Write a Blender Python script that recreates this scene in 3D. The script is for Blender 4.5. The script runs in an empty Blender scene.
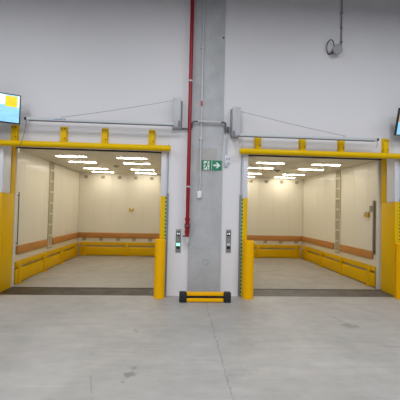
import bpy, bmesh, math, random
from mathutils import Vector, Matrix

random.seed(4)
scene = bpy.context.scene
COL = scene.collection

# ------------------------------------------------------------------ camera
yaw, pitch, roll = math.radians(3.535), math.radians(1.704), math.radians(1.270)
Fv = Vector((math.sin(yaw) * math.cos(pitch), math.cos(yaw) * math.cos(pitch), math.sin(pitch)))
R0 = Vector((math.cos(yaw), -math.sin(yaw), 0))
U0 = R0.cross(Fv)
Rv = R0 * math.cos(roll) + U0 * math.sin(roll)
Uv = -R0 * math.sin(roll) + U0 * math.cos(roll)
cam_data = bpy.data.cameras.new('camera')
cam = bpy.data.objects.new('camera', cam_data)
COL.objects.link(cam)
cam.matrix_world = Matrix((
    (Rv.x, Uv.x, -Fv.x, 0.0),
    (Rv.y, Uv.y, -Fv.y, -6.2),
    (Rv.z, Uv.z, -Fv.z, 1.5815),
    (0, 0, 0, 1)))
cam_data.sensor_width = 36.0
cam_data.lens = 36.0 * 335.0 / 400.0
cam_data.clip_start = 0.05
scene.camera = cam

# ------------------------------------------------------------------ world and lights
world = bpy.data.worlds.new('hall_ambient')
scene.world = world
world.use_nodes = True
bgn = world.node_tree.nodes['Background']
bgn.inputs[0].default_value = (0.86, 0.9, 1.0, 1)
bgn.inputs[1].default_value = 0.07


def hall_lamp(x, y, z, power, sx=0.5, sy=1.5):
    l = bpy.data.lights.new('hall_high_bay_lamp', 'AREA')
    l.shape = 'RECTANGLE'
    l.size, l.size_y = sx, sy
    l.energy = power
    l.color = (0.95, 0.97, 1.0)
    o = bpy.data.objects.new('hall_high_bay_lamp', l)
    o.location = (x, y, z)
    COL.objects.link(o)


for lx in (-7.0, -3.5, 0.0, 3.5, 7.0):
    hall_lamp(lx, -3.2, 5.55, 56)
    hall_lamp(lx, -7.4, 5.55, 100)
    hall_lamp(lx, -11.6, 5.55, 100)

vs = scene.view_settings
vs.view_transform = 'Standard'
vs.look = 'None'
vs.gamma = 1.0
vs.use_curve_mapping = False
vs.exposure = 0.0
scene.cycles.use_denoising = True


# ------------------------------------------------------------------ materials
def lin(c):
    return c / 12.92 if c <= 0.04045 else ((c + 0.055) / 1.055) ** 2.4


def rgb(r, g, b):
    return (lin(r / 255), lin(g / 255), lin(b / 255), 1.0)


MATS = {}


def mat(name, col, rough=0.5, metal=0.0, var=0.06, scale=6.0, bump=0.0, bscale=60.0, coat=0.0, emit=0.0, spec=0.5,
        stretch=(1, 1, 1)):
    m = bpy.data.materials.new(name)
    m.use_nodes = True
    nt = m.node_tree
    p = nt.nodes['Principled BSDF']
    p.inputs['Roughness'].default_value = rough
    p.inputs['Metallic'].default_value = metal
    p.inputs['Coat Weight'].default_value = coat
    p.inputs['Coat Roughness'].default_value = 0.08
    p.inputs['Specular IOR Level'].default_value = spec
    tc = nt.nodes.new('ShaderNodeTexCoord')
    mp = nt.nodes.new('ShaderNodeMapping')
    mp.inputs['Scale'].default_value = stretch
    nt.links.new(tc.outputs['Object'], mp.inputs[0])
    nz = nt.nodes.new('ShaderNodeTexNoise')
    nz.inputs['Scale'].default_value = scale
    nz.inputs['Detail'].default_value = 5
    nt.links.new(mp.outputs[0], nz.inputs['Vector'])
    mx = nt.nodes.new('ShaderNodeMix')
    mx.data_type = 'RGBA'
    mx.inputs['A'].default_value = tuple(c * (1 - var) for c in col[:3]) + (1,)
    mx.inputs['B'].default_value = tuple(min(1, c * (1 + var)) for c in col[:3]) + (1,)
    nt.links.new(nz.outputs['Fac'], mx.inputs['Factor'])
    nt.links.new(mx.outputs['Result'], p.inputs['Base Color'])
    if emit:
        nt.links.new(mx.outputs['Result'], p.inputs['Emission Color'])
        p.inputs['Emission Strength'].default_value = emit
    if bump:
        nb = nt.nodes.new('ShaderNodeTexNoise')
        nb.inputs['Scale'].default_value = bscale
        nb.inputs['Detail'].default_value = 4
        nt.links.new(mp.outputs[0], nb.inputs['Vector'])
        bp = nt.nodes.new('ShaderNodeBump')
        bp.inputs['Strength'].default_value = bump
        bp.inputs['Distance'].default_value = 0.01
        nt.links.new(nb.outputs['Fac'], bp.inputs['Height'])
        nt.links.new(bp.outputs[0], p.inputs['Normal'])
    MATS[name] = m
    return m


mat('wall_paint', rgb(232, 231, 235), 0.55, var=0.015, scale=1.2, bump=0.03)
mat('white_steel', rgb(226, 228, 236), 0.35, var=0.02)
mat('yellow_steel', rgb(240, 196, 0), spec=0.15, rough=0.38, var=0.06, scale=4)
mat('yellow_guard', rgb(232, 184, 0), spec=0.15, rough=0.42, var=0.06, scale=3)
mat('bollard_yellow', rgb(255, 188, 0), spec=0.15, rough=0.45, var=0.04, scale=5)
mat('rail_yellow', rgb(214, 168, 0), spec=0.15, rough=0.45, var=0.07, scale=4)
mat('black_rubber', rgb(34, 34, 38), 0.6, var=0.1)
mat('dark_gap', rgb(38, 34, 30), 0.8, var=0.1)
mat('grey_alu', rgb(172, 176, 180), 0.35, metal=0.35, var=0.03)
mat('box_grey', rgb(194, 196, 201), 0.45, var=0.03)
mat('box_edge', rgb(132, 134, 140), 0.5, var=0.05)
mat('post_grey', rgb(128, 134, 132), 0.5, var=0.05)
mat('galvanised', rgb(206, 208, 210), 0.4, metal=0.15, var=0.08, scale=12)
mat('dark_conduit', rgb(96, 98, 102), 0.5, var=0.08)
mat('underside_shade_grey', rgb(120, 122, 128), 0.5, var=0.05)
mat('dark_cable', rgb(70, 70, 76), 0.5, var=0.05)
mat('red_paint', rgb(152, 16, 30), 0.35, var=0.08, scale=10)
mat('red_tape', rgb(200, 90, 90), 0.5)
mat('steel_brushed', rgb(150, 150, 148), 0.35, metal=0.5, var=0.06, stretch=(30, 1, 1))
mat('black_plastic', rgb(26, 28, 34), 0.35, var=0.05)
mat('white_print', rgb(240, 242, 240), 0.5, var=0.01)
mat('sign_green', rgb(0, 128, 88), 0.4, var=0.02, emit=0.12)
mat('button_green', rgb(120, 255, 205), 0.3, var=0.0, emit=3.0)
mat('digit_white', rgb(235, 240, 250), 0.3, var=0.0, emit=0.9)
mat('screen_blue', rgb(140, 198, 228), 0.15, var=0.25, scale=3.5, emit=0.75, stretch=(1, 1, 3))
mat('screen_white', rgb(216, 236, 244), 0.15, var=0.06, emit=0.85)
mat('screen_yellow', rgb(236, 205, 14), 0.15, var=0.06, emit=0.6)
mat('screen_tan', rgb(190, 150, 120), 0.15, var=0.1, emit=0.6)
mat('cream_panel', rgb(226, 220, 203), 0.38, var=0.015, scale=2, coat=0.3)
mat('cream_backing', rgb(170, 160, 132), 0.6, var=0.03)
mat('car_ceiling', rgb(216, 210, 190), 0.45, var=0.02)
mat('vent_grey', rgb(166, 157, 132), 0.6, var=0.06)
mat('track_grey', rgb(168, 158, 128), 0.5, var=0.05)
mat('track_rung', rgb(206, 198, 172), 0.5, var=0.03)
mat('lamp_white', rgb(255, 246, 229), 0.4, var=0.0, emit=27.0)
mat('bar_brown', rgb(124, 108, 92), 0.4, var=0.05)
mat('sensor_grey', rgb(150, 144, 124), 0.5, var=0.04)
mat('blue_print', rgb(110, 140, 170), 0.5, var=0.02)
mat('drop_grey', rgb(134, 128, 132), 0.5, var=0.04)
mat('device_grey', rgb(164, 166, 168), 0.5, var=0.04)
mat('stay_grey', rgb(158, 160, 166), 0.45, metal=0.2, var=0.03)
mat('bolt_brown', rgb(120, 92, 20), 0.5, metal=0.3, var=0.05)
mat('arm_white', rgb(206, 210, 214), 0.4, var=0.02)
mat('car_white', rgb(222, 218, 208), 0.4, var=0.02)
mat('tie_hole', rgb(160, 162, 164), 0.85, var=0.05)


def timber():
    m = mat('timber', rgb(184, 126, 60), 0.55, var=0.4, scale=3.0, stretch=(1, 1, 14), bump=0.1, bscale=30)
    return m


timber()


def concrete_col():
    m = mat('concrete_column', rgb(192, 194, 197), 0.8, var=0.22, scale=3.2, bump=0.12, bscale=25)
    nt = m.node_tree
    p = nt.nodes['Principled BSDF']
    src = p.inputs['Base Color'].links[0].from_socket
    tc = nt.nodes.new('ShaderNodeTexCoord')
    nz = nt.nodes.new('ShaderNodeTexNoise')
    nz.inputs['Scale'].default_value = 26
    nz.inputs['Detail'].default_value = 6
    nt.links.new(tc.outputs['Object'], nz.inputs['Vector'])
    mr = nt.nodes.new('ShaderNodeMapRange')
    mr.inputs['From Min'].default_value = 0.35
    mr.inputs['From Max'].default_value = 0.7
    mr.inputs['To Min'].default_value = 0.95
    mr.inputs['To Max'].default_value = 1.04
    nt.links.new(nz.outputs['Fac'], mr.inputs['Value'])
    # warm rectangular repair patch left by the formwork
    sx = nt.nodes.new('ShaderNodeSeparateXYZ')
    nt.links.new(tc.outputs['Object'], sx.inputs[0])
    c1 = nt.nodes.new('ShaderNodeMath'); c1.operation = 'COMPARE'
    c1.inputs[1].default_value = 2.50; c1.inputs[2].default_value = 0.23
    nt.links.new(sx.outputs['Z'], c1.inputs[0])
    c2 = nt.nodes.new('ShaderNodeMath'); c2.operation = 'COMPARE'
    c2.inputs[1].default_value = 0.0; c2.inputs[2].default_value = 0.19
    nt.links.new(sx.outputs['X'], c2.inputs[0])
    c3 = nt.nodes.new('ShaderNodeMath'); c3.operation = 'MULTIPLY'
    nt.links.new(c1.outputs[0], c3.inputs[0]); nt.links.new(c2.outputs[0], c3.inputs[1])
    c4 = nt.nodes.new('ShaderNodeMath'); c4.operation = 'MULTIPLY'; c4.inputs[1].default_value = 0.30
    nt.links.new(c3.outputs[0], c4.inputs[0])
    mixp = nt.nodes.new('ShaderNodeMix'); mixp.data_type = 'RGBA'
    mixp.inputs['B'].default_value = rgb(168, 148, 134)
    nt.links.new(c4.outputs[0], mixp.inputs['Factor'])
    nt.links.new(src, mixp.inputs['A'])
    mul = nt.nodes.new('ShaderNodeMix'); mul.data_type = 'RGBA'; mul.blend_type = 'MULTIPLY'
    mul.inputs['Factor'].default_value = 1.0
    nt.links.new(mixp.outputs['Result'], mul.inputs['A'])
    nt.links.new(mr.outputs[0], mul.inputs['B'])
    nt.links.new(mul.outputs['Result'], p.inputs['Base Color'])


concrete_col()


def floor_mat(name, base, stains, joint=None, rough=0.5, blotch=0.10, scuff=(1.0, 1.0, 1.0)):
    m = bpy.data.materials.new(name)
    m.use_nodes = True
    nt = m.node_tree
    L = nt.links.new
    p = nt.nodes['Principled BSDF']
    tc = nt.nodes.new('ShaderNodeTexCoord')

    def noise(scale, detail=6, stretch=None, dist=0.0):
        n = nt.nodes.new('ShaderNodeTexNoise')
        n.inputs['Scale'].default_value = scale
        n.inputs['Detail'].default_value = detail
        n.inputs['Distortion'].default_value = dist
        if stretch:
            mp = nt.nodes.new('ShaderNodeMapping')
            mp.inputs['Scale'].default_value = stretch
            mp.inputs['Rotation'].default_value = (0, 0, 0.5)
            L(tc.outputs['Object'], mp.inputs[0])
            L(mp.outputs[0], n.inputs['Vector'])
        else:
            L(tc.outputs['Object'], n.inputs['Vector'])
        return n.outputs['Fac']

    def mrange(s, a, b, c, d):
        r = nt.nodes.new('ShaderNodeMapRange')
        for k, v in zip(('From Min', 'From Max', 'To Min', 'To Max'), (a, b, c, d)):
            r.inputs[k].default_value = v
        L(s, r.inputs['Value'])
        return r.outputs[0]

    def math_(op, a, b):
        n = nt.nodes.new('ShaderNodeMath')
        n.operation = op
        for i, v in enumerate((a, b)):
            if isinstance(v, (int, float)):
                n.inputs[i].default_value = v
            else:
                L(v, n.inputs[i])
        return n.outputs[0]

    f1 = mrange(noise(0.9, 5, None, 0.6), 0.3, 0.7, 1 - blotch, 1 + blotch)
    f2 = mrange(noise(7, 8), 0.3, 0.7, 1 - blotch * 0.45, 1 + blotch * 0.45)
    f3 = mrange(noise(2.2, 6, (0.5, 3.0, 1), 1.2), 0.35, 0.75, 1 - blotch * 0.4, 1 + blotch * 0.7)
    fac = math_('MULTIPLY', math_('MULTIPLY', f1, f2), f3)
    jag = noise(14, 5)
    for (x, y, rx, ry, rot, dark) in stains:
        mp = nt.nodes.new('ShaderNodeMapping')
        mp.vector_type = 'TEXTURE'
        mp.inputs['Location'].default_value = (x, y, 0)
        mp.inputs['Rotation'].default_value = (0, 0, rot)
        mp.inputs['Scale'].default_value = (rx, ry, 1)
        L(tc.outputs['Object'], mp.inputs[0])
        ln = nt.nodes.new('ShaderNodeVectorMath'); ln.operation = 'LENGTH'
        L(mp.outputs[0], ln.inputs[0])
        d = math_('ADD', ln.outputs['Value'], mrange(jag, 0.3, 0.7, -0.5, 0.5))
        fac = math_('MULTIPLY', fac, mrange(d, 0.7, 1.25, dark, 1.0))
    if joint is not None:
        jx, y0, y1 = joint
        sp = nt.nodes.new('ShaderNodeSeparateXYZ')
        L(tc.outputs['Object'], sp.inputs[0])
        wob = mrange(noise(9, 5), 0.2, 0.8, -0.03, 0.03)
        dx = math_('ABSOLUTE', math_('SUBTRACT', math_('ADD', sp.outputs['X'], wob), jx), 0)
        line = mrange(dx, 0.003, 0.012, 0.62, 1.0)
        gaps = mrange(noise(20, 3), 0.45, 0.6, 0.0, 0.75)
        line = math_('ADD', math_('MULTIPLY', line, math_('SUBTRACT', 1.0, gaps)), gaps)
        fac = math_('MULTIPLY', fac, line)
    mul = nt.nodes.new('ShaderNodeMix'); mul.data_type = 'RGBA'; mul.blend_type = 'MULTIPLY'
    mul.inputs['Factor'].default_value = 1.0
    mul.inputs['A'].default_value = base
    L(fac, mul.inputs['B'])
    L(mul.outputs['Result'], p.inputs['Base Color'])
    L(mrange(noise(3, 5), 0.3, 0.7, rough - 0.08, rough + 0.12), p.inputs['Roughness'])
    bp = nt.nodes.new('ShaderNodeBump')
    bp.inputs['Strength'].default_value = 0.06
    bp.inputs['Distance'].default_value = 0.01
    L(noise(40, 5), bp.inputs['Height'])
    L(bp.outputs[0], p.inputs['Normal'])
    MATS[name] = m


floor_mat('hall_concrete', rgb(170, 168, 165), [
    (2.44, -1.57, 0.10, 0.10, 0.1, 0.72), (2.40, -1.33, 0.03, 0.26, 0.16, 0.80),
    (-0.43, -2.93, 0.055, 0.05, 0.0, 0.62), (-0.41, -2.80, 0.03, 0.03, 0.0, 0.75), (-0.475, -3.06, 0.022, 0.022, 0.0, 0.75),
    (-0.52, -1.78, 0.02, 0.08, 0.3, 0.8), (-0.75, -3.10, 0.010, 0.2, 0.28, 0.8),
    (2.62, -2.3, 0.22, 0.025, -0.15, 0.84), (0.62, -2.9, 0.16, 0.09, 0.4, 0.92), (0.8, -2.2, 0.2, 0.12, 0.2, 0.94)],
    joint=(0.49, -1.0, -6.0), rough=0.45, blotch=0.12)
floor_mat('car_concrete', rgb(160, 156, 149), [], rough=0.5, blotch=0.09)
floor_mat('worn_plate', rgb(46, 43, 40), [], rough=0.4, blotch=0.6)
floor_mat('smooth_plate', rgb(94, 91, 90), [], rough=0.45, blotch=0.08)


def stripe_mat():
    m = bpy.data.materials.new('green_black_stripe')
    m.use_nodes = True
    nt = m.node_tree
    L = nt.links.new
    p = nt.nodes['Principled BSDF']
    tc = nt.nodes.new('ShaderNodeTexCoord')
    sp = nt.nodes.new('ShaderNodeSeparateXYZ')
    L(tc.outputs['Object'], sp.inputs[0])
    d = nt.nodes.new('ShaderNodeMath'); d.operation = 'MULTIPLY'; d.inputs[1].default_value = 1 / 0.068
    L(sp.outputs['Z'], d.inputs[0])
    fr = nt.nodes.new('ShaderNodeMath'); fr.operation = 'FRACT'
    L(d.outputs[0], fr.inputs[0])
    g = nt.nodes.new('ShaderNodeMath'); g.operation = 'GREATER_THAN'; g.inputs[1].default_value = 0.5
    L(fr.outputs[0], g.inputs[0])
    mx = nt.nodes.new('ShaderNodeMix'); mx.data_type = 'RGBA'
    mx.inputs['A'].default_value = rgb(22, 34, 34)
    mx.inputs['B'].default_value = rgb(140, 226, 136)
    L(g.outputs[0], mx.inputs['Factor'])
    L(mx.outputs['Result'], p.inputs['Base Color'])
    p.inputs['Roughness'].default_value = 0.45
    MATS['green_black_stripe'] = m


stripe_mat()


# ------------------------------------------------------------------ mesh helpers
def bx(bm, x0, x1, y0, y1, z0, z1, bev=0.0):
    r = bmesh.ops.create_cube(bm, size=1.0)
    vs_ = r['verts']
    for v in vs_:
        v.co = Vector(((x0 + x1) / 2 + v.co.x * (x1 - x0), (y0 + y1) / 2 + v.co.y * (y1 - y0),
                       (z0 + z1) / 2 + v.co.z * (z1 - z0)))
    if bev:
        es = list({e for v in vs_ for e in v.link_edges})
        bmesh.ops.bevel(bm, geom=es, offset=bev, segments=2, affect='EDGES', profile=0.5)
    return bm


def box(*a, **k):
    return bx(bmesh.new(), *a, **k)


def cyl(bm, p0, p1, r, seg=20, r2=None, caps=True):
    p0, p1 = Vector(p0), Vector(p1)
    d = p1 - p0
    q = d.to_track_quat('Z', 'Y').to_matrix().to_4x4()
    M = Matrix.Translation((p0 + p1) / 2) @ q
    bmesh.ops.create_cone(bm, cap_ends=caps, segments=seg, radius1=r, radius2=r if r2 is None else r2,
                          depth=d.length, matrix=M)
    return bm


def rod(p0, p1, r, seg=20, r2=None):
    return cyl(bmesh.new(), p0, p1, r, seg, r2)


def sweep(pts, r, seg=10):
    bm = bmesh.new()
    pts = [Vector(p) for p in pts]
    rings = []
    up = Vector((0.13, 0.97, 0.2)).normalized()
    for i, p in enumerate(pts):
        t = (pts[min(i + 1, len(pts) - 1)] - pts[max(i - 1, 0)]).normalized()
        a = t.cross(up)
        if a.length < 0.05:
            a = t.cross(Vector((1, 0, 0)))
        a.normalize()
        b = t.cross(a).normalized()
        rings.append([bm.verts.new(p + (a * math.cos(k * math.tau / seg) + b * math.sin(k * math.tau / seg)) * r)
                      for k in range(seg)])
    for i in range(len(rings) - 1):
        for k in range(seg):
            bm.faces.new((rings[i][k], rings[i][(k + 1) % seg], rings[i + 1][(k + 1) % seg], rings[i + 1][k]))
    bm.faces.new(rings[0][::-1])
    bm.faces.new(rings[-1])
    return bm


def round_path(pts, rad=0.04, n=5):
    pts = [Vector(p) for p in pts]
    out = [pts[0]]
    for i in range(1, len(pts) - 1):
        a = (pts[i - 1] - pts[i]); b = (pts[i + 1] - pts[i])
        r = min(rad, a.length * 0.45, b.length * 0.45)
        s, e = pts[i] + a.normalized() * r, pts[i] + b.normalized() * r
        for k in range(n + 1):
            t = k / n
            out.append(s * (1 - t) ** 2 + pts[i] * 2 * t * (1 - t) + e * t * t)
    out.append(pts[-1])
    return out


def flat(poly, y, th=0.003):
    """polygon in X/Z extruded in depth from y (front) to y + th"""
    bm = bmesh.new()
    f = [bm.verts.new((x, y, z)) for x, z in poly]
    b = [bm.verts.new((x, y + th, z)) for x, z in poly]
    n = len(poly)
    bm.faces.new(f)
    bm.faces.new(b[::-1])
    for i in range(n):
        bm.faces.new((f[i], b[i], b[(i + 1) % n], f[(i + 1) % n]))
    return bm


def mesh_of(name, bm, smooth=True):
    bmesh.ops.recalc_face_normals(bm, faces=bm.faces[:])
    me = bpy.data.meshes.new(name)
    bm.to_mesh(me)
    bm.free()
    if smooth:
        for p in me.polygons:
            p.use_smooth = True
        me.set_sharp_from_angle(angle=math.radians(35))
    return me


def obj(name, bm, m, parent=None, label=None, org=None):
    """one mesh object; its geometry is given in world space (relative to the parent's origin when parented)"""
    me = bm if isinstance(bm, bpy.types.Mesh) else mesh_of(name, bm)
    if not me.materials:
        me.materials.append(MATS[m])
    o = bpy.data.objects.new(name, me)
    COL.objects.link(o)
    if parent is not None:
        o.parent = parent
    if label:
        o['label'] = label
    if org is not None:
        o.location = org
    return o


def thing(name, label, cat, loc=(0, 0, 0), rot=(0, 0, 0), group=None):
    o = bpy.data.objects.new(name, None)
    o.empty_display_size = 0.1
    COL.objects.link(o)
    o.location = loc
    o.rotation_euler = rot
    o['label'] = label
    o['category'] = cat
    if group:
        o['group'] = group
    return o


def tag(o, label, cat, group=None):
    o['label'] = label
    o['category'] = cat
    if group:
        o['group'] = group
    return o


def struct(name, bm, m, label=None, cat=None):
    o = obj(name, bm, m)
    o['kind'] = 'structure'
    if label:
        o['label'] = label
    if cat:
        o['category'] = cat
    return o


# ------------------------------------------------------------------ the setting
LX0, LX1 = -3.16, -0.345          # left opening
RX0, RX1 = 1.271, 4.125           # right opening
DOORH = 2.735
WT = 0.60                         # thickness of the front wall
struct('floor', box(-10, 10, -14, 0.0, -0.2, 0.0), 'hall_concrete',
       'grey concrete hall floor with stains and a ragged joint', 'floor')
w = bmesh.new()
bx(w, -10, LX0 - 0.075, 0, WT, 0, DOORH)
bx(w, LX1 + 0.055, RX0 - 0.055, 0, WT, 0, DOORH)
bx(w, RX1 + 0.11, 10, 0, WT, 0, DOORH)
bx(w, -10, 10, 0, WT, DOORH, 7.6)
struct('wall_front', w, 'wall_paint', 'tall pale grey painted wall above and between the two openings', 'wall')


# thresholds
def threshold(name, x0, x1, m, label):
    t = thing(name, label, 'threshold', ((x0 + x1) / 2, 0.29, 0))
    hw = (x1 - x0) / 2
    obj('plate', box(-hw, hw, -0.285, 0.26, -0.06, -0.002), m, t)
    obj('gap_strip', box(-hw, hw, 0.262, 0.325, -0.06, -0.004), 'dark_gap', t)
    return t


threshold('threshold_plate', LX0 - 0.075, LX1 + 0.055, 'worn_plate', 'dark scratched steel threshold plate under the left opening')
threshold('threshold_plate', RX0 - 0.055, RX1 + 0.11, 'smooth_plate', 'smooth grey threshold plate under the right opening')


# jamb linings: inner lining towards the opening, flange on the wall face
def jamb(n, xin, side, full, label):
    """side = +1: the jamb is on the right of its opening"""
    s = side
    t = bpy.data.objects.new('trim_%d' % n, None)
    COL.objects.link(t)
    t.location = (xin, 0, 0)
    t['kind'] = 'structure'
    t['label'] = label
    t['category'] = 'door jamb'
    rec = 0.11 if s > 0 else 0.075
    if not full:
        rec = 0.055

    def b(x0, x1, y0, y1, z0, z1, bev=0.004):
        return box(min(x0 * s, x1 * s), max(x0 * s, x1 * s), y0, y1, z0, z1, bev=bev)
    zt = 1.82
    obj('front_guard', b(0, 0.09, -0.03, -0.001, 0.0, zt), 'yellow_guard', t, 'yellow lower guard on the jamb front')
    obj('front_cover', b(0, 0.09, -0.025, -0.001, zt + 0.002, DOORH), 'white_steel', t, 'white upper cover on the jamb front')
    if full:
        obj('side_guard', b(rec - 0.02, rec - 0.001, 0.0, 0.56, 0.0, zt), 'yellow_guard', t, 'yellow lower guard in the reveal')
        obj('side_cover', b(rec - 0.014, rec - 0.001, 0.0, 0.395, zt + 0.002, DOORH), 'white_steel', t, 'white upper cover in the reveal')
        obj('edge_post', b(rec - 0.026, rec - 0.001, 0.40, 0.56, zt + 0.002, DOORH), 'yellow_guard', t, 'yellow upright at the back of the reveal')
    return t


jamb(1, LX0, -1, True, 'left jamb of the left opening, yellow below and white above')
jamb(2, LX1, 1, False, 'right jamb of the left opening, beside the red pipe')
jamb(3, RX0, -1, False, 'left jamb of the right opening, beside the concrete column')
jamb(4, RX1, 1, True, 'right jamb of the right opening, yellow below and white above')

# header strips (dark slot above each opening)
for i, (x0, x1) in enumerate(((LX0 - 0.075, LX1 + 0.055), (RX0 - 0.055, RX1 + 0.11))):
    struct('trim_%d' % (5 + i), box(x0, x1, 0.53, 0.612, 2.715, 2.734), 'dark_gap',
           ('dark header slot along the top of the %s opening' % ('left', 'right')[i]), 'trim')


# lift cars ---------------------------------------------------------------
CZ = 2.742
CB = 5.145
CF = 0.615
panel_cache = {}


def panel_mesh(w_, h, axis):
    key = (round(w_, 4), round(h, 4), axis)
    if key not in panel_cache:
        if axis == 'x':
            bm = box(-w_ / 2, w_ / 2, -0.0, 0.015, 0, h, bev=0.0008)
        else:
            bm = box(-0.0075, 0.0075, -w_ / 2, w_ / 2, 0, h, bev=0.0008)
        panel_cache[key] = mesh_of('panel', bm, smooth=False)
    return panel_cache[key]


vent_bm = bmesh.new()
bx(vent_bm, -0.06, 0.06, -0.008, -0.001, -0.05, 0.05, bev=0.003)
for k in range(4):
    bx(vent_bm, -0.05, 0.05, -0.014, -0.007, -0.036 + k * 0.024 - 0.007, -0.036 + k * 0.024 + 0.007)
VENT = mesh_of('vent', vent_bm)


def car(side, x0, x1, ventx):
    nm = 'wall_%s_lift' % side
    struct('floor_%s_lift' % side, box(x0 - 0.05, x1 + 0.05, CF, CB + 0.05, -0.1, 0.0), 'car_concrete',
           'dusty beige floor inside the %s lift' % side, 'floor')
    struct('ceiling_%s_lift' % side, box(x0 - 0.05, x1 + 0.05, CF, CB + 0.05, CZ, CZ + 0.05), 'car_ceiling',
           'cream ceiling inside the %s lift' % side, 'ceiling')
    # back wall with one vented panel beside the other
    b = struct(nm + '_back', box(x0, x1, CB + 0.015, CB + 0.05, 0, CZ), 'cream_backing',
               'cream panelled rear wall of the %s lift' % side, 'wall')
    pitch_ = 0.545
    edges = [x0] + [v - pitch_ / 2 for v in ventx] + [ventx[-1] + pitch_ / 2, x1]
    edges = sorted(e for e in edges if x0 <= e <= x1)
    clean = [edges[0]]
    for e in edges[1:]:
        if e - clean[-1] > 0.05:
            clean.append(e)
    clean[-1] = x1
    for a, c in zip(clean, clean[1:]):
        obj('wall_panel', panel_mesh(c - a - 0.0025, CZ - 0.004, 'x'), 'cream_panel', b, org=((a + c) / 2, CB, 0.002))
    for v in ventx:
        for z in (2.605, 0.54):
            obj('vent', VENT, 'vent_grey', b, org=(v, CB, z))
    # side walls
    for sd, xs, dr in (('left', x0, 1), ('right', x1, -1)):
        ww = struct(nm + '_' + sd, box(min(xs - dr * 0.015, xs - dr * 0.05), max(xs - dr * 0.015, xs - dr * 0.05), CF, CB, 0, CZ),
                    'cream_backing', 'cream panelled %s wall of the %s lift' % (sd, side), 'wall')
        n = 8
        pw = (CB - CF - 0.01) / n
        for k in range(n):
            obj('wall_panel', panel_mesh(pw - 0.0025, CZ - 0.004, 'y'), 'cream_panel', ww,
                org=(xs - dr * 0.0075, CF + 0.005 + (k + 0.5) * pw, 0.002))


LC0, LC1 = -3.329, -0.29
RC0, RC1 = 1.262, 4.278
LV = [-3.11, -2.56, -2.01, -1.48, -0.94]
RV = [1.37, 1.905, 2.44, 2.977, 3.51, 4.045]
car('left', LC0, LC1, LV)
car('right', RC0, RC1, RV)

# white entrance posts of the cars (only the outer ones show)
for n, x0, x1, lab in ((7, LC0 + 0.002, LC0 + 0.10, 'narrow white entrance post at the left side of the left lift'),
                       (8, RC1 - 0.085, RC1 - 0.002, 'narrow white entrance post at the right side of the right lift')):
    struct('trim_%d' % n, box(x0, x1, CF + 0.002, CF + 0.075, 0.0, CZ - 0.002, bev=0.004), 'car_white', lab, 'post')

# ------------------------------------------------------------------ concrete column
c = thing('concrete_column', 'bare grey concrete column standing between the two lifts', 'column', (0.487, 0, 0))
obj('shaft', box(-0.3, 0.3, -0.035, -0.001, 0, 7.6, bev=0.008), 'concrete_column', c)
hole = bmesh.new()
ringp = [(0.05 * math.cos(k * math.tau / 28), -0.035, 0.05 * math.sin(k * math.tau / 28)) for k in range(29)]
hole = sweep(ringp, 0.006, 6)
obj('tie_hole', hole, 'tie_hole', c, 'filled round formwork mark', org=(0.02, 0, 0.62))
obj('fixing_plug', rod((0.27, -0.05, 4.82), (0.27, -0.034, 4.82), 0.018, 12), 'dark_conduit', c)


# ------------------------------------------------------------------ overhead crash bars
def crash_bar(x0, x1, brs, z, label, seam=None):
    t = thing('overhead_crash_bar', label, 'crash bar', ((x0 + x1) / 2, 0, z), group='yellow crash bars over the openings')
    cx = (x0 + x1) / 2
    bm = rod((x0 - cx, -0.12, 0), (x1 - cx, -0.12, 0), 0.052, 28)
    obj('tube', bm, 'yellow_steel', t)
    for e in (x0, x1):
        s = 1 if e == x1 else -1
        obj('end_cap', rod((e - cx - s * 0.004, -0.12, 0), (e - cx + s * 0.006, -0.12, 0), 0.048, 24), 'yellow_steel', t)
    if seam is not None:
        obj('joint_ring', rod((seam - cx - 0.006, -0.12, 0), (seam - cx + 0.006, -0.12, 0), 0.0535, 28), 'yellow_guard', t)
    for b in brs:
        m = bmesh.new()
        x = b - cx
        bx(m, x - 0.062, x + 0.062, -0.014, -0.001, -0.03, 0.35, bev=0.003)        # wall plate
        bx(m, x - 0.05, x - 0.038, -0.052, -0.012, 0.02, 0.33, bev=0.002)            # two gusset webs
        bx(m, x + 0.038, x + 0.05, -0.052, -0.012, 0.02, 0.33, bev=0.002)
        bx(m, x - 0.05, x + 0.05, -0.062, -0.05, 0.02, 0.33, bev=0.002)             # front flange
        bx(m, x - 0.03, x + 0.03, -0.12, -0.01, -0.02, 0.03, bev=0.002)             # saddle
        br = obj('bracket', m, 'yellow_steel', t)
        for dx, dz in ((-0.03, 0.30), (0.03, 0.30), (0.03, 0.13)):
            obj('bolt', rod((x + dx, -0.072, dz), (x + dx, -0.061, dz), 0.012, 6), 'bolt_brown', br)


crash_bar(-3.40, -0.182, (-2.975, -2.115, -1.385, -0.53), 2.688, 'long yellow crash tube above the left opening, ending beside the red pipe')
crash_bar(1.093, 4.36, (1.445, 2.30, 3.053, 3.925), 2.682, 'long yellow crash tube above the right opening, with a joint ring', seam=2.669)


# ------------------------------------------------------------------ bollards
def bollard(x, label):
    t = thing('bollard', label, 'bollard', (x, -0.135, 0), group='yellow bollards guarding the door jambs')
    r = 0.096
    bm = rod((0, 0, 0.012), (0, 0, 1.03), r, 32)
    obj('tube', bm, 'bollard_yellow', t)
    cap = bmesh.new()
    cyl(cap, (0, 0, 1.03), (0, 0, 1.045), r, 32, r2=r - 0.012)
    obj('cap', cap, 'bollard_yellow', t)
    obj('base_ring', rod((0, 0, 0), (0, 0, 0.014), r + 0.004, 32), 'yellow_guard', t)


bollard(-0.322, 'orange-yellow round bollard between the left opening and the red pipe')
bollard(1.283, 'orange-yellow round bollard right of the concrete column')
bollard(4.19, 'orange-yellow bollard cut off by the right picture edge')
bollard(-3.2, 'orange-yellow bollard cut off by the left picture edge')


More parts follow.
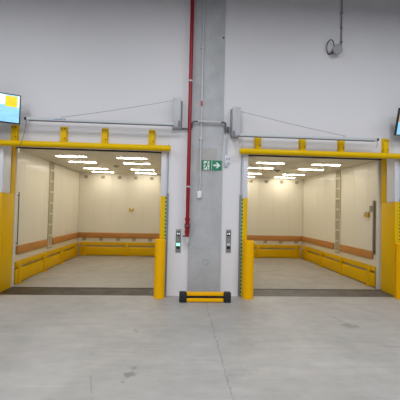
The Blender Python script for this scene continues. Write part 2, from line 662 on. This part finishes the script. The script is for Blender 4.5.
# ------------------------------------------------------------------ safety edge posts with striped strips
def edge_post(x, side, label):
    """x = outer edge of the jamb flange; side = direction away from the opening"""
    s = side
    t = thing('safety_edge_post', label, 'safety edge', (x, 0, 0), group='striped safety edges beside the openings')

    def b(x0, x1, *a, **k):
        return box(min(x0 * s, x1 * s), max(x0 * s, x1 * s), *a, **k)
    obj('channel', b(0.019, 0.06, -0.034, -0.001, 0.02, 1.875, bev=0.005), 'post_grey', t)
    obj('striped_strip', b(0.001, 0.019, -0.032, -0.001, 0.02, 1.82), 'green_black_stripe', t, 'strip banded in green and black')
    obj('guide_rod', rod((0.035 * s, -0.015, 1.875), (0.035 * s, -0.015, 2.78), 0.009, 10), 'grey_alu', t)


edge_post(LX1 + 0.09, 1, 'grey post with banded strip at the right of the left opening')
edge_post(RX0 - 0.09, -1, 'grey post with green and black strip, just right of the concrete column')
edge_post(RX1 + 0.09, 1, 'green and black banded strip at the right picture edge')


# ------------------------------------------------------------------ wall swing arms
def swing_arm(xb, d, xe, z, xs, zs, cord, label, zb=-0.045):
    """xb = box centre, d = direction of the arm, xe = arm tip, z = arm height, (xs, zs) = where the stay meets the arm"""
    t = thing('wall_swing_arm', label, 'swing arm', (xb, 0, z), group='grey wall arms with stay cables')
    obj('housing', box(-0.074, 0.074, -0.2, -0.03, zb, zb + 0.525, bev=0.008), 'box_grey', t)
    obj('back_plate', box(-0.074 - (0.015 if d > 0 else 0), 0.074 + (0.03 if d < 0 else 0), -0.03, -0.001, zb - 0.005, zb + 0.53, bev=0.003), 'box_edge', t)
    obj('hinge', rod((-d * 0.05, -0.215, -0.045), (-d * 0.05, -0.215, 0.06), 0.018, 16), 'box_edge', t)
    L_ = (xe - xb)
    arm = bmesh.new()
    bx(arm, min(d * 0.05, L_), max(d * 0.05, L_), -0.235, -0.185, -0.03, 0.02, bev=0.006)
    a = obj('arm', arm, 'arm_white', t)
    obj('underside_shade', box(min(d * 0.05, L_ * 0.985), max(d * 0.05, L_ * 0.985), -0.225, -0.195, -0.044, -0.03, bev=0.003), 'underside_shade_grey', a)  # darker grey strip puts the arm's shaded underside into colour
    pts = []
    p0 = Vector((d * 0.072, -0.2, 0.425)); p1 = Vector((xs - xb, -0.215, zs))
    for k in range(13):
        u = k / 12
        q = p0.lerp(p1, u)
        q.z -= 0.012 * math.sin(math.pi * u)
        pts.append(q)
    obj('stay_cable', sweep(pts, 0.0042, 6), 'stay_grey', t)
    obj('stay_clamp', box(xs - xb - 0.02, xs - xb + 0.02, -0.232, -0.198, 0.019, zs + 0.012, bev=0.003), 'galvanised', t)
    bm = bmesh.new()
    bmesh.ops.create_uvsphere(bm, u_segments=16, v_segments=10, radius=0.027, matrix=Matrix.Translation((L_ + d * 0.015, -0.222, -0.006)))
    kn = obj('end_knob', bm, 'black_plastic', t)
    cp = [Vector((L_ + u * cord[0], -0.215 - 0.0 * u, -0.03 + u * cord[1])) for u in [i / 8 for i in range(9)]]
    for i, q in enumerate(cp):
        q.x += 0.02 * math.sin(math.pi * i / 8)
    obj('pull_cord', sweep(cp, 0.004, 6), 'dark_cable', t)
    if cord[1] < -0.3:
        e = cp[-1]
        obj('pull_handle', rod(e, e + Vector((0, 0, -0.08)), 0.012, 10), 'white_print', t)
        for k in range(6):
            x = 0.46 + 0.0 * k
            lx = L_ + 0.48 + k * 0.033
            obj('print_mark', box(lx, lx + 0.022, -0.2362, -0.2352, -0.012, 0.006 + 0.004 * (k % 2)), 'blue_print', a)
    return t


swing_arm(-0.085, -1, -2.695, 3.115, -2.09, 0.04, (-0.11, -0.5), 'grey wall arm folded above the left opening, long pull cord at its tip')
swing_arm(1.008, 1, 3.64, 2.968, 3.03, 0.04, (-0.01, -0.12), 'grey wall arm folded above the right opening, dark knob at its tip', zb=-0.02)


# ------------------------------------------------------------------ wall screens
def screen(loc, rot, label, kind):
    t = thing('wall_screen', label, 'screen', loc, rot)
    W, H = 0.43, 0.25
    bm = bmesh.new()
    bx(bm, -W, W, -0.02, 0.03, -H, H, bev=0.006)
    body = obj('housing', bm, 'black_plastic', t)
    if kind == 0:
        obj('display', box(-W + 0.018, W - 0.018, -0.0225, -0.0195, -H + 0.018, H - 0.018), 'screen_blue', t, 'bright blue display')
        d = obj('picture_block', box(0.2, 0.378, -0.0245, -0.0225, 0.03, 0.214), 'screen_yellow', t, 'yellow block in the picture')
        obj('picture_block', box(0.09, 0.192, -0.0245, -0.0225, 0.06, 0.228), 'screen_white', t, 'white area in the picture')
        obj('picture_block', box(0.384, 0.41, -0.0240, -0.0225, 0.03, 0.228), 'screen_white', t)
    else:
        obj('display', box(-W + 0.018, W - 0.018, -0.0225, -0.0195, -H + 0.018, 0.0), 'screen_blue', t, 'blue lower part of the display')
        obj('picture_block', box(-W + 0.018, W - 0.018, -0.0225, -0.0195, 0.0, H - 0.018), 'screen_tan', t, 'tan upper part of the display')
    br = bmesh.new()
    R = Matrix.Rotation(-rot[2], 4, 'Z') @ Matrix.Identity(4)
    cyl(br, (0, 0.03, 0), R @ Vector((0, -loc[1] - 0.012, 0)), 0.025, 12)
    a = obj('mount_arm', br, 'black_plastic', t)
    return t


screen((-3.177, -0.43, 3.242), (math.radians(2), 0, math.radians(24)), 'flat screen showing a yellow block on blue, at the left picture edge', 0)
screen((4.425, -0.265, 3.30), (math.radians(15), 0, 0), 'flat screen cut off by the right picture edge, tilted down', 1)

# ------------------------------------------------------------------ red riser pipe
t = thing('fire_riser_pipe', 'red vertical pipe with a small valve, left of the concrete column', 'pipe', (0.155, -0.1, 0))
obj('pipe', rod((0, 0, 1.40), (0, 0, 7.5), 0.034, 20), 'red_paint', t)
obj('lower_pipe', rod((0, 0, 1.08), (0, 0, 1.42), 0.036, 20), 'red_paint', t)
for z in (1.41, 1.18):
    obj('coupling', rod((0, 0, z - 0.025), (0, 0, z + 0.025), 0.046, 20), 'red_paint', t)
v = obj('valve_body', rod((0, 0, 1.24), (0, 0, 1.33), 0.05, 16), 'red_paint', t)
obj('valve_handle', box(-0.055, 0.055, -0.07, -0.055, 1.278, 1.302, bev=0.004), 'dark_conduit', v)
obj('valve_stem', rod((0, -0.06, 1.29), (0, 0, 1.29), 0.012, 10), 'dark_conduit', v)
nz = obj('hose_connection', rod((0, 0, 0.98), (0, 0, 1.09), 0.042, 16), 'galvanised', t, 'silver connection at the pipe end')
obj('side_tap', rod((-0.08, 0, 1.10), (0, 0, 1.10), 0.014, 10), 'dark_conduit', nz)
for z in (2.0, 3.95, 5.6):
    cl = bmesh.new()
    cyl(cl, (0, 0, z - 0.014), (0, 0, z + 0.014), 0.041, 20)
    bx(cl, -0.012, 0.012, 0.03, 0.099, z - 0.012, z + 0.012)
    obj('pipe_clip', cl, 'galvanised', t)

# ------------------------------------------------------------------ conduits on the column
t = thing('thin_conduit', 'thin light grey vertical conduit running down the concrete column', 'conduit', (0.372, -0.06, 0))
obj('tube', rod((0, 0, 1.93), (0, 0, 7.5), 0.016, 14), 'galvanised', t)
obj('outlet_box', box(-0.045, 0.03, -0.03, 0.024, 1.80, 1.93, bev=0.006), 'white_print', t, 'small white box at its lower end')
obj('marker_band', rod((0, 0, 3.50), (0, 0, 3.60), 0.0175, 14), 'red_tape', t, 'reddish marker band')
for z in (2.9, 4.6):
    obj('saddle', box(-0.035, 0.035, -0.012, 0.024, z - 0.012, z + 0.012, bev=0.002), 'galvanised', t)

t = thing('horizontal_conduit', 'grey horizontal conduit crossing the column from the left arm box', 'conduit', (0.5, -0.1, 3.2))
obj('tube', sweep([(-0.2, 0, 0.01), (0.24, 0, 0.005)], 0.018, 12), 'galvanised', t)
obj('left_elbow', sweep(round_path([(-0.48, 0.06, -0.125), (-0.30, 0.05, -0.125), (-0.295, 0.0, 0.0), (-0.19, 0, 0.01)], 0.05), 0.015, 10), 'dark_conduit', t)
obj('right_elbow', sweep(round_path([(0.23, 0, 0.005), (0.318, 0, 0.0), (0.325, 0.06, -0.055)], 0.04), 0.018, 10), 'dark_conduit', t)

t = thing('switch_conduit', 'short vertical cable duct with small boxes right of the column', 'conduit', (0.853, 0, 2.42))
obj('junction_box', box(-0.045, 0.045, -0.06, -0.001, 0.62, 0.72, bev=0.008), 'dark_conduit', t)
obj('duct', box(-0.016, 0.018, -0.03, -0.001, 0.05, 0.62, bev=0.004), 'box_grey', t)
obj('switch_box', box(-0.03, 0.075, -0.045, -0.001, 0.04, 0.19, bev=0.008), 'white_steel', t)
obj('lower_box', box(-0.03, 0.03, -0.04, -0.001, -0.03, 0.04, bev=0.006), 'box_grey', t)
for dx in (0.01, 0.05):
    obj('knob', rod((dx, -0.055, 0.12), (dx, -0.044, 0.12), 0.012, 10), 'dark_conduit', t)

# ------------------------------------------------------------------ exit sign
t = thing('exit_sign', 'green and white emergency exit sign with running figure and arrow on the column', 'sign', (0.584, -0.036, 2.413))
obj('panel', box(-0.184, -0.004, -0.012, -0.001, -0.09, 0.09), 'sign_green', t, 'green panel with running figure')
obj('panel', box(0.004, 0.184, -0.012, -0.001, -0.09, 0.09), 'sign_green', t, 'green panel with white arrow')
obj('divider', box(-0.004, 0.004, -0.011, -0.001, -0.09, 0.09), 'white_print', t)
ar = [(0.03, -0.016), (0.105, -0.016), (0.07, -0.052), (0.107, -0.052), (0.16, 0.0), (0.107, 0.052), (0.07, 0.052), (0.105, 0.016), (0.03, 0.016)]
obj('arrow', flat(ar, -0.0145), 'white_print', t)
dr = obj('doorway_symbol', flat([(-0.15, -0.085), (-0.045, -0.085), (-0.045, 0.075), (-0.15, 0.075)], -0.0145), 'white_print', t)


def stroke(pts, wd):
    bm = bmesh.new()
    for a, b in zip(pts, pts[1:]):
        a, b = Vector(a), Vector(b)
        n = Vector((-(b - a).y, (b - a).x)).normalized() * wd / 2
        q = [a + n, a - n, b - n, b + n]
        f = [bm.verts.new((v.x, -0.0175, v.y)) for v in q]
        g = [bm.verts.new((v.x, -0.0145, v.y)) for v in q]
        bm.faces.new(f)
        for i in range(4):
            bm.faces.new((f[i], g[i], g[(i + 1) % 4], f[(i + 1) % 4]))
    return bm


fig = stroke([(-0.098, 0.03), (-0.105, -0.015)], 0.034)
for pts, wd in (([(-0.1, 0.035), (-0.065, 0.015), (-0.05, 0.028)], 0.014), ([(-0.1, 0.035), (-0.135, 0.02), (-0.145, -0.005)], 0.014),
                ([(-0.1, -0.015), (-0.07, -0.04), (-0.075, -0.08)], 0.016), ([(-0.108, -0.012), (-0.12, -0.05), (-0.16, -0.055)], 0.016)):
    b2 = stroke(pts, wd)
    me = bpy.data.meshes.new('tmp')
    b2.to_mesh(me); b2.free()
    fig.from_mesh(me)
    bpy.data.meshes.remove(me)
cyl(fig, (-0.083, -0.0175, 0.058), (-0.083, -0.0145, 0.058), 0.015, 14)
obj('running_figure', fig, 'sign_green', t)


# ------------------------------------------------------------------ call panels
def call_panel(x, z, lit, label):
    t = thing('lift_call_panel', label, 'call panel', (x, 0, z), group='steel lift call panels')
    obj('face_plate', box(-0.047, 0.047, -0.012, -0.001, -0.215, 0.215, bev=0.004), 'steel_brushed', t)
    dp = obj('display', box(-0.034, 0.034, -0.0145, -0.011, 0.09, 0.175), 'black_plastic', t)
    for s in (-1, 1):
        tri = [(s * 0.014 - 0.006, 0.115), (s * 0.014 + 0.006, 0.115), (s * 0.014 + 0.006, 0.150), (s * 0.014 - 0.006, 0.150)]
        obj('arrow_indicator', flat(tri, -0.0165), 'digit_white', dp)
    b1 = obj('button', box(-0.03, 0.03, -0.017, -0.011, -0.09, -0.045, bev=0.004), 'button_green' if lit else 'digit_white_off', t,
             'lit green button' if lit else 'pale button')
    obj('button', box(-0.03, 0.03, -0.017, -0.011, -0.148, -0.094, bev=0.004), 'black_plastic', t, 'black button')
    obj('key_switch', rod((0, -0.018, 0.02), (0, -0.011, 0.02), 0.016, 14), 'grey_alu', t)


mat('digit_white_off', rgb(205, 206, 206), 0.4, var=0.02)
call_panel(-0.002, 1.005, True, 'steel call panel with a lit green button left of the red pipe')
call_panel(0.929, 1.018, False, 'steel call panel with unlit buttons right of the column')

# ------------------------------------------------------------------ floor bumper in front of the column
t = thing('floor_bumper', 'low yellow double-bar bumper with black ends at the column foot', 'bumper', (0.482, -0.39, 0))
for z in (0.141, 0.038):
    obj('bar', box(-0.36, 0.36, -0.05, 0.03, z - 0.029, z + 0.029, bev=0.012), 'bollard_yellow', t)
for s in (-1, 1):
    e = bmesh.new()
    bx(e, min(s * 0.315, s * 0.445), max(s * 0.315, s * 0.445), -0.068, 0.05, 0.0, 0.172, bev=0.014)
    obj('end_block', e, 'black_rubber', t)
obj('core', box(-0.32, 0.32, -0.02, 0.02, 0.005, 0.16), 'black_rubber', t)

# ------------------------------------------------------------------ round device with looped cable
t = thing('wall_loudspeaker', 'round grey wall device with looped cable hanging from a thin conduit', 'wall device', (2.915, 0, 4.68))
bm = bmesh.new()
cyl(bm, (0, -0.001, 0), (0, -0.06, 0), 0.05, 24)
cyl(bm, (0, -0.06, 0), (0.0, -0.14, -0.015), 0.065, 28, r2=0.092)
obj('body', bm, 'drop_grey', t)
bm = bmesh.new()
cyl(bm, (0, -0.139, -0.015), (0, -0.148, -0.0165), 0.088, 28, r2=0.075)
obj('front_grille', bm, 'device_grey', t)
lp = []
for k in range(25):
    a = -0.6 - k / 24 * 5.2
    lp.append((-0.105 + 0.068 * math.cos(a) + (0.0), -0.05 - 0.03 * math.sin(a), 0.07 + 0.125 * math.sin(a)))
lp.append((-0.02, -0.06, 0.0))
obj('cable_loop', sweep(lp, 0.010, 8), 'dark_cable', t)
obj('drop_conduit', sweep([(0.13, -0.03, 2.8), (0.12, -0.03, 0.15), (0.10, -0.04, 0.06), (0.03, -0.06, 0.02)], 0.011, 10), 'drop_grey', t)
for z in (0.19, 0.47, 0.76, 1.1):
    obj('conduit_clip', box(0.105, 0.143, -0.044, -0.001, z - 0.012, z + 0.012, bev=0.003), 'box_edge', t)


# ------------------------------------------------------------------ inside the lifts
LAMP_F = mesh_of('frame', box(-0.34, 0.34, -0.06, 0.06, -0.01, -0.001, bev=0.002))
LAMP_D = mesh_of('diffuser', box(-0.33, 0.33, -0.05, 0.05, -0.014, -0.0095))
ROWN = ('nearest', 'second nearest', 'third nearest', 'farthest')
for side, xs, ys in (('left', (-2.475, -1.11), (1.56, 2.46, 3.80, 4.74)), ('right', (2.145, 3.515), (1.65, 2.58, 3.94, 4.83))):
    for i, x in enumerate(xs):
        for j, y in enumerate(ys):
            t = thing('ceiling_light', '%s lit ceiling panel in the %s row of the %s lift' % (ROWN[j], ('left', 'right')[i], side),
                      'ceiling light', (x, y, CZ), group='ceiling panels of the %s lift' % side)
            obj('frame', LAMP_F, 'white_steel', t)
            obj('diffuser', LAMP_D, 'lamp_white', t)
    x = -1.74 if side == 'left' else 2.74
    t = thing('ceiling_sensor', 'small round grey ceiling sensor in the middle of the %s lift' % side, 'sensor', (x, 3.08, CZ))
    obj('base', rod((0, 0, -0.02), (0, 0, -0.001), 0.075, 20), 'sensor_grey', t)
    obj('dome', rod((0, 0, -0.045), (0, 0, -0.02), 0.03, 16, r2=0.05), 'sensor_grey', t)


def board(x0, x1, y0, y1, label):
    o = obj('timber_rub_board', box(x0, x1, y0, y1, -0.087, 0.087, bev=0.005), 'timber', org=(0, 0, 0.672))
    tag(o, label, 'timber board', 'timber rub boards in the lifts')


board(LC0 + 0.001, LC0 + 0.04, 0.93, 2.52, 'nearer brown timber board on the left wall of the left lift')
board(LC0 + 0.001, LC0 + 0.04, 2.87, CB - 0.045, 'farther brown timber board on the left wall of the left lift')
board(LC0 + 0.001, LC1 - 0.001, CB - 0.042, CB - 0.02, 'long brown timber board across the rear of the left lift')
board(RC1 - 0.04, RC1 - 0.001, 0.93, 2.44, 'nearer brown timber board on the right wall of the right lift')
board(RC1 - 0.04, RC1 - 0.001, 2.78, CB - 0.045, 'farther brown timber board on the right wall of the right lift')
board(RC0 + 0.001, RC1 - 0.001, CB - 0.042, CB - 0.02, 'long brown timber board across the rear of the right lift')


# vertical slotted wall tracks
def track(x, s, y0, y1, label):
    t = thing('slotted_wall_track', label, 'wall track', (x, (y0 + y1) / 2, 0.5))
    h = (y1 - y0) / 2

    def b(x0, x1, *a, **k):
        return box(min(s * x0, s * x1), max(s * x0, s * x1), *a, **k)
    obj('channel', b(0.001, 0.008, -h, h, 0, CZ - 0.505), 'track_grey', t)
    for e in (-1, 1):
        obj('lip', b(0.001, 0.022, min(e * h, e * (h - 0.02)), max(e * h, e * (h - 0.02)), 0, CZ - 0.505), 'track_rung', t)
    for k in range(8):
        z = 0.06 + k * 0.28
        obj('rung', b(0.006, 0.02, -h + 0.02, h - 0.02, z - 0.022, z + 0.022, bev=0.003), 'track_rung', t)


track(LC0, 1, 2.58, 2.84, 'vertical slotted track on the left wall of the left lift')
track(RC1, -1, 2.45, 2.71, 'vertical slotted track on the right wall of the right lift')


# yellow guard rails: along = 'y' (side wall) or 'x' (rear wall)
def rail(base, along, s, a0, a1, posts, label):
    t = thing('guard_rail', label, 'guard rail', base, group='low yellow guard rails in the lifts')

    def b(u0, u1, d0, d1, z0, z1, bev=0.004):
        if along == 'y':
            return box(min(s * d0, s * d1), max(s * d0, s * d1), u0, u1, z0, z1, bev=bev)
        return box(u0, u1, min(s * d0, s * d1), max(s * d0, s * d1), z0, z1, bev=bev)
    obj('top_rail', b(a0, a1, 0.03, 0.078, 0.345, 0.45), 'rail_yellow', t)
    obj('kick_panel', b(a0, a1, 0.03, 0.078, 0.02, 0.298), 'rail_yellow', t)
    for p in posts:
        m = b(p - 0.04, p + 0.04, 0.02, 0.098, 0.008, 0.43)
        po = obj('post', m, 'rail_yellow', t)
        obj('base_plate', b(p - 0.075, p + 0.075, 0.01, 0.15, 0.0, 0.01, 0.0), 'rail_yellow', po)


rail((LC0, 0, 0), 'y', 1, 0.80, CB - 0.12, (0.95, 2.24, 3.40, 4.70), 'low yellow guard rail along the left wall of the left lift')
rail((0, CB, 0), 'x', -1, LC0 + 0.10, LC1 - 0.02, (-3.08, -1.69, -0.45), 'low yellow guard rail across the rear of the left lift')
rail((RC1, 0, 0), 'y', -1, 0.76, CB - 0.12, (0.99, 2.24, 3.46, 4.60), 'low yellow guard rail along the right wall of the right lift')
rail((0, CB, 0), 'x', -1, RC0 + 0.02, RC1 - 0.10, (1.4, 2.70, 4.03), 'low yellow guard rail across the rear of the right lift')

# vertical bars on the side walls
t = thing('wall_bar', 'thin dark vertical bar on the left wall of the left lift', 'wall bar', (LC0, 0.93, 0.77))
obj('bar', box(0.02, 0.034, -0.01, 0.01, 0, 1.1, bev=0.003), 'dark_cable', t)
for z in (0.05, 1.03):
    obj('standoff', box(0.001, 0.022, -0.008, 0.008, z - 0.01, z + 0.01), 'dark_cable', t)
t = thing('wall_bar', 'broad brown vertical bar on the right wall of the right lift', 'wall bar', (RC1, 0.87, 0.70))
obj('bar', box(-0.045, -0.02, -0.035, 0.03, 0, 1.17, bev=0.004), 'bar_brown', t)
for z in (0.06, 1.1):
    obj('standoff', box(-0.022, -0.001, -0.012, 0.012, z - 0.02, z + 0.02), 'bar_brown', t)
obj('latch_box', box(-0.05, -0.001, 0.06, 0.15, 0.92, 1.06, bev=0.005), 'vent_grey', t, 'small grey box beside the bar')


def lock(loc, rot, label):
    t = thing('yellow_wall_box', label, 'wall box', loc, rot)
    obj('body', box(-0.085, 0.085, -0.05, -0.001, -0.05, 0.03, bev=0.006), 'rail_yellow', t)
    obj('dark_window', box(-0.055, 0.055, -0.053, -0.049, -0.03, 0.005), 'vent_grey', t)
    for s in (-1, 1):
        obj('bracket', box(s * 0.06 - 0.02, s * 0.06 + 0.02, -0.02, -0.001, 0.03, 0.065), 'vent_grey', t)


lock((-1.59, CB, 1.535), (0, 0, 0), 'small yellow box on the rear wall of the left lift')
lock((RC1, 1.16, 1.555), (0, 0, math.radians(-90)), 'small yellow box on the right wall of the right lift')
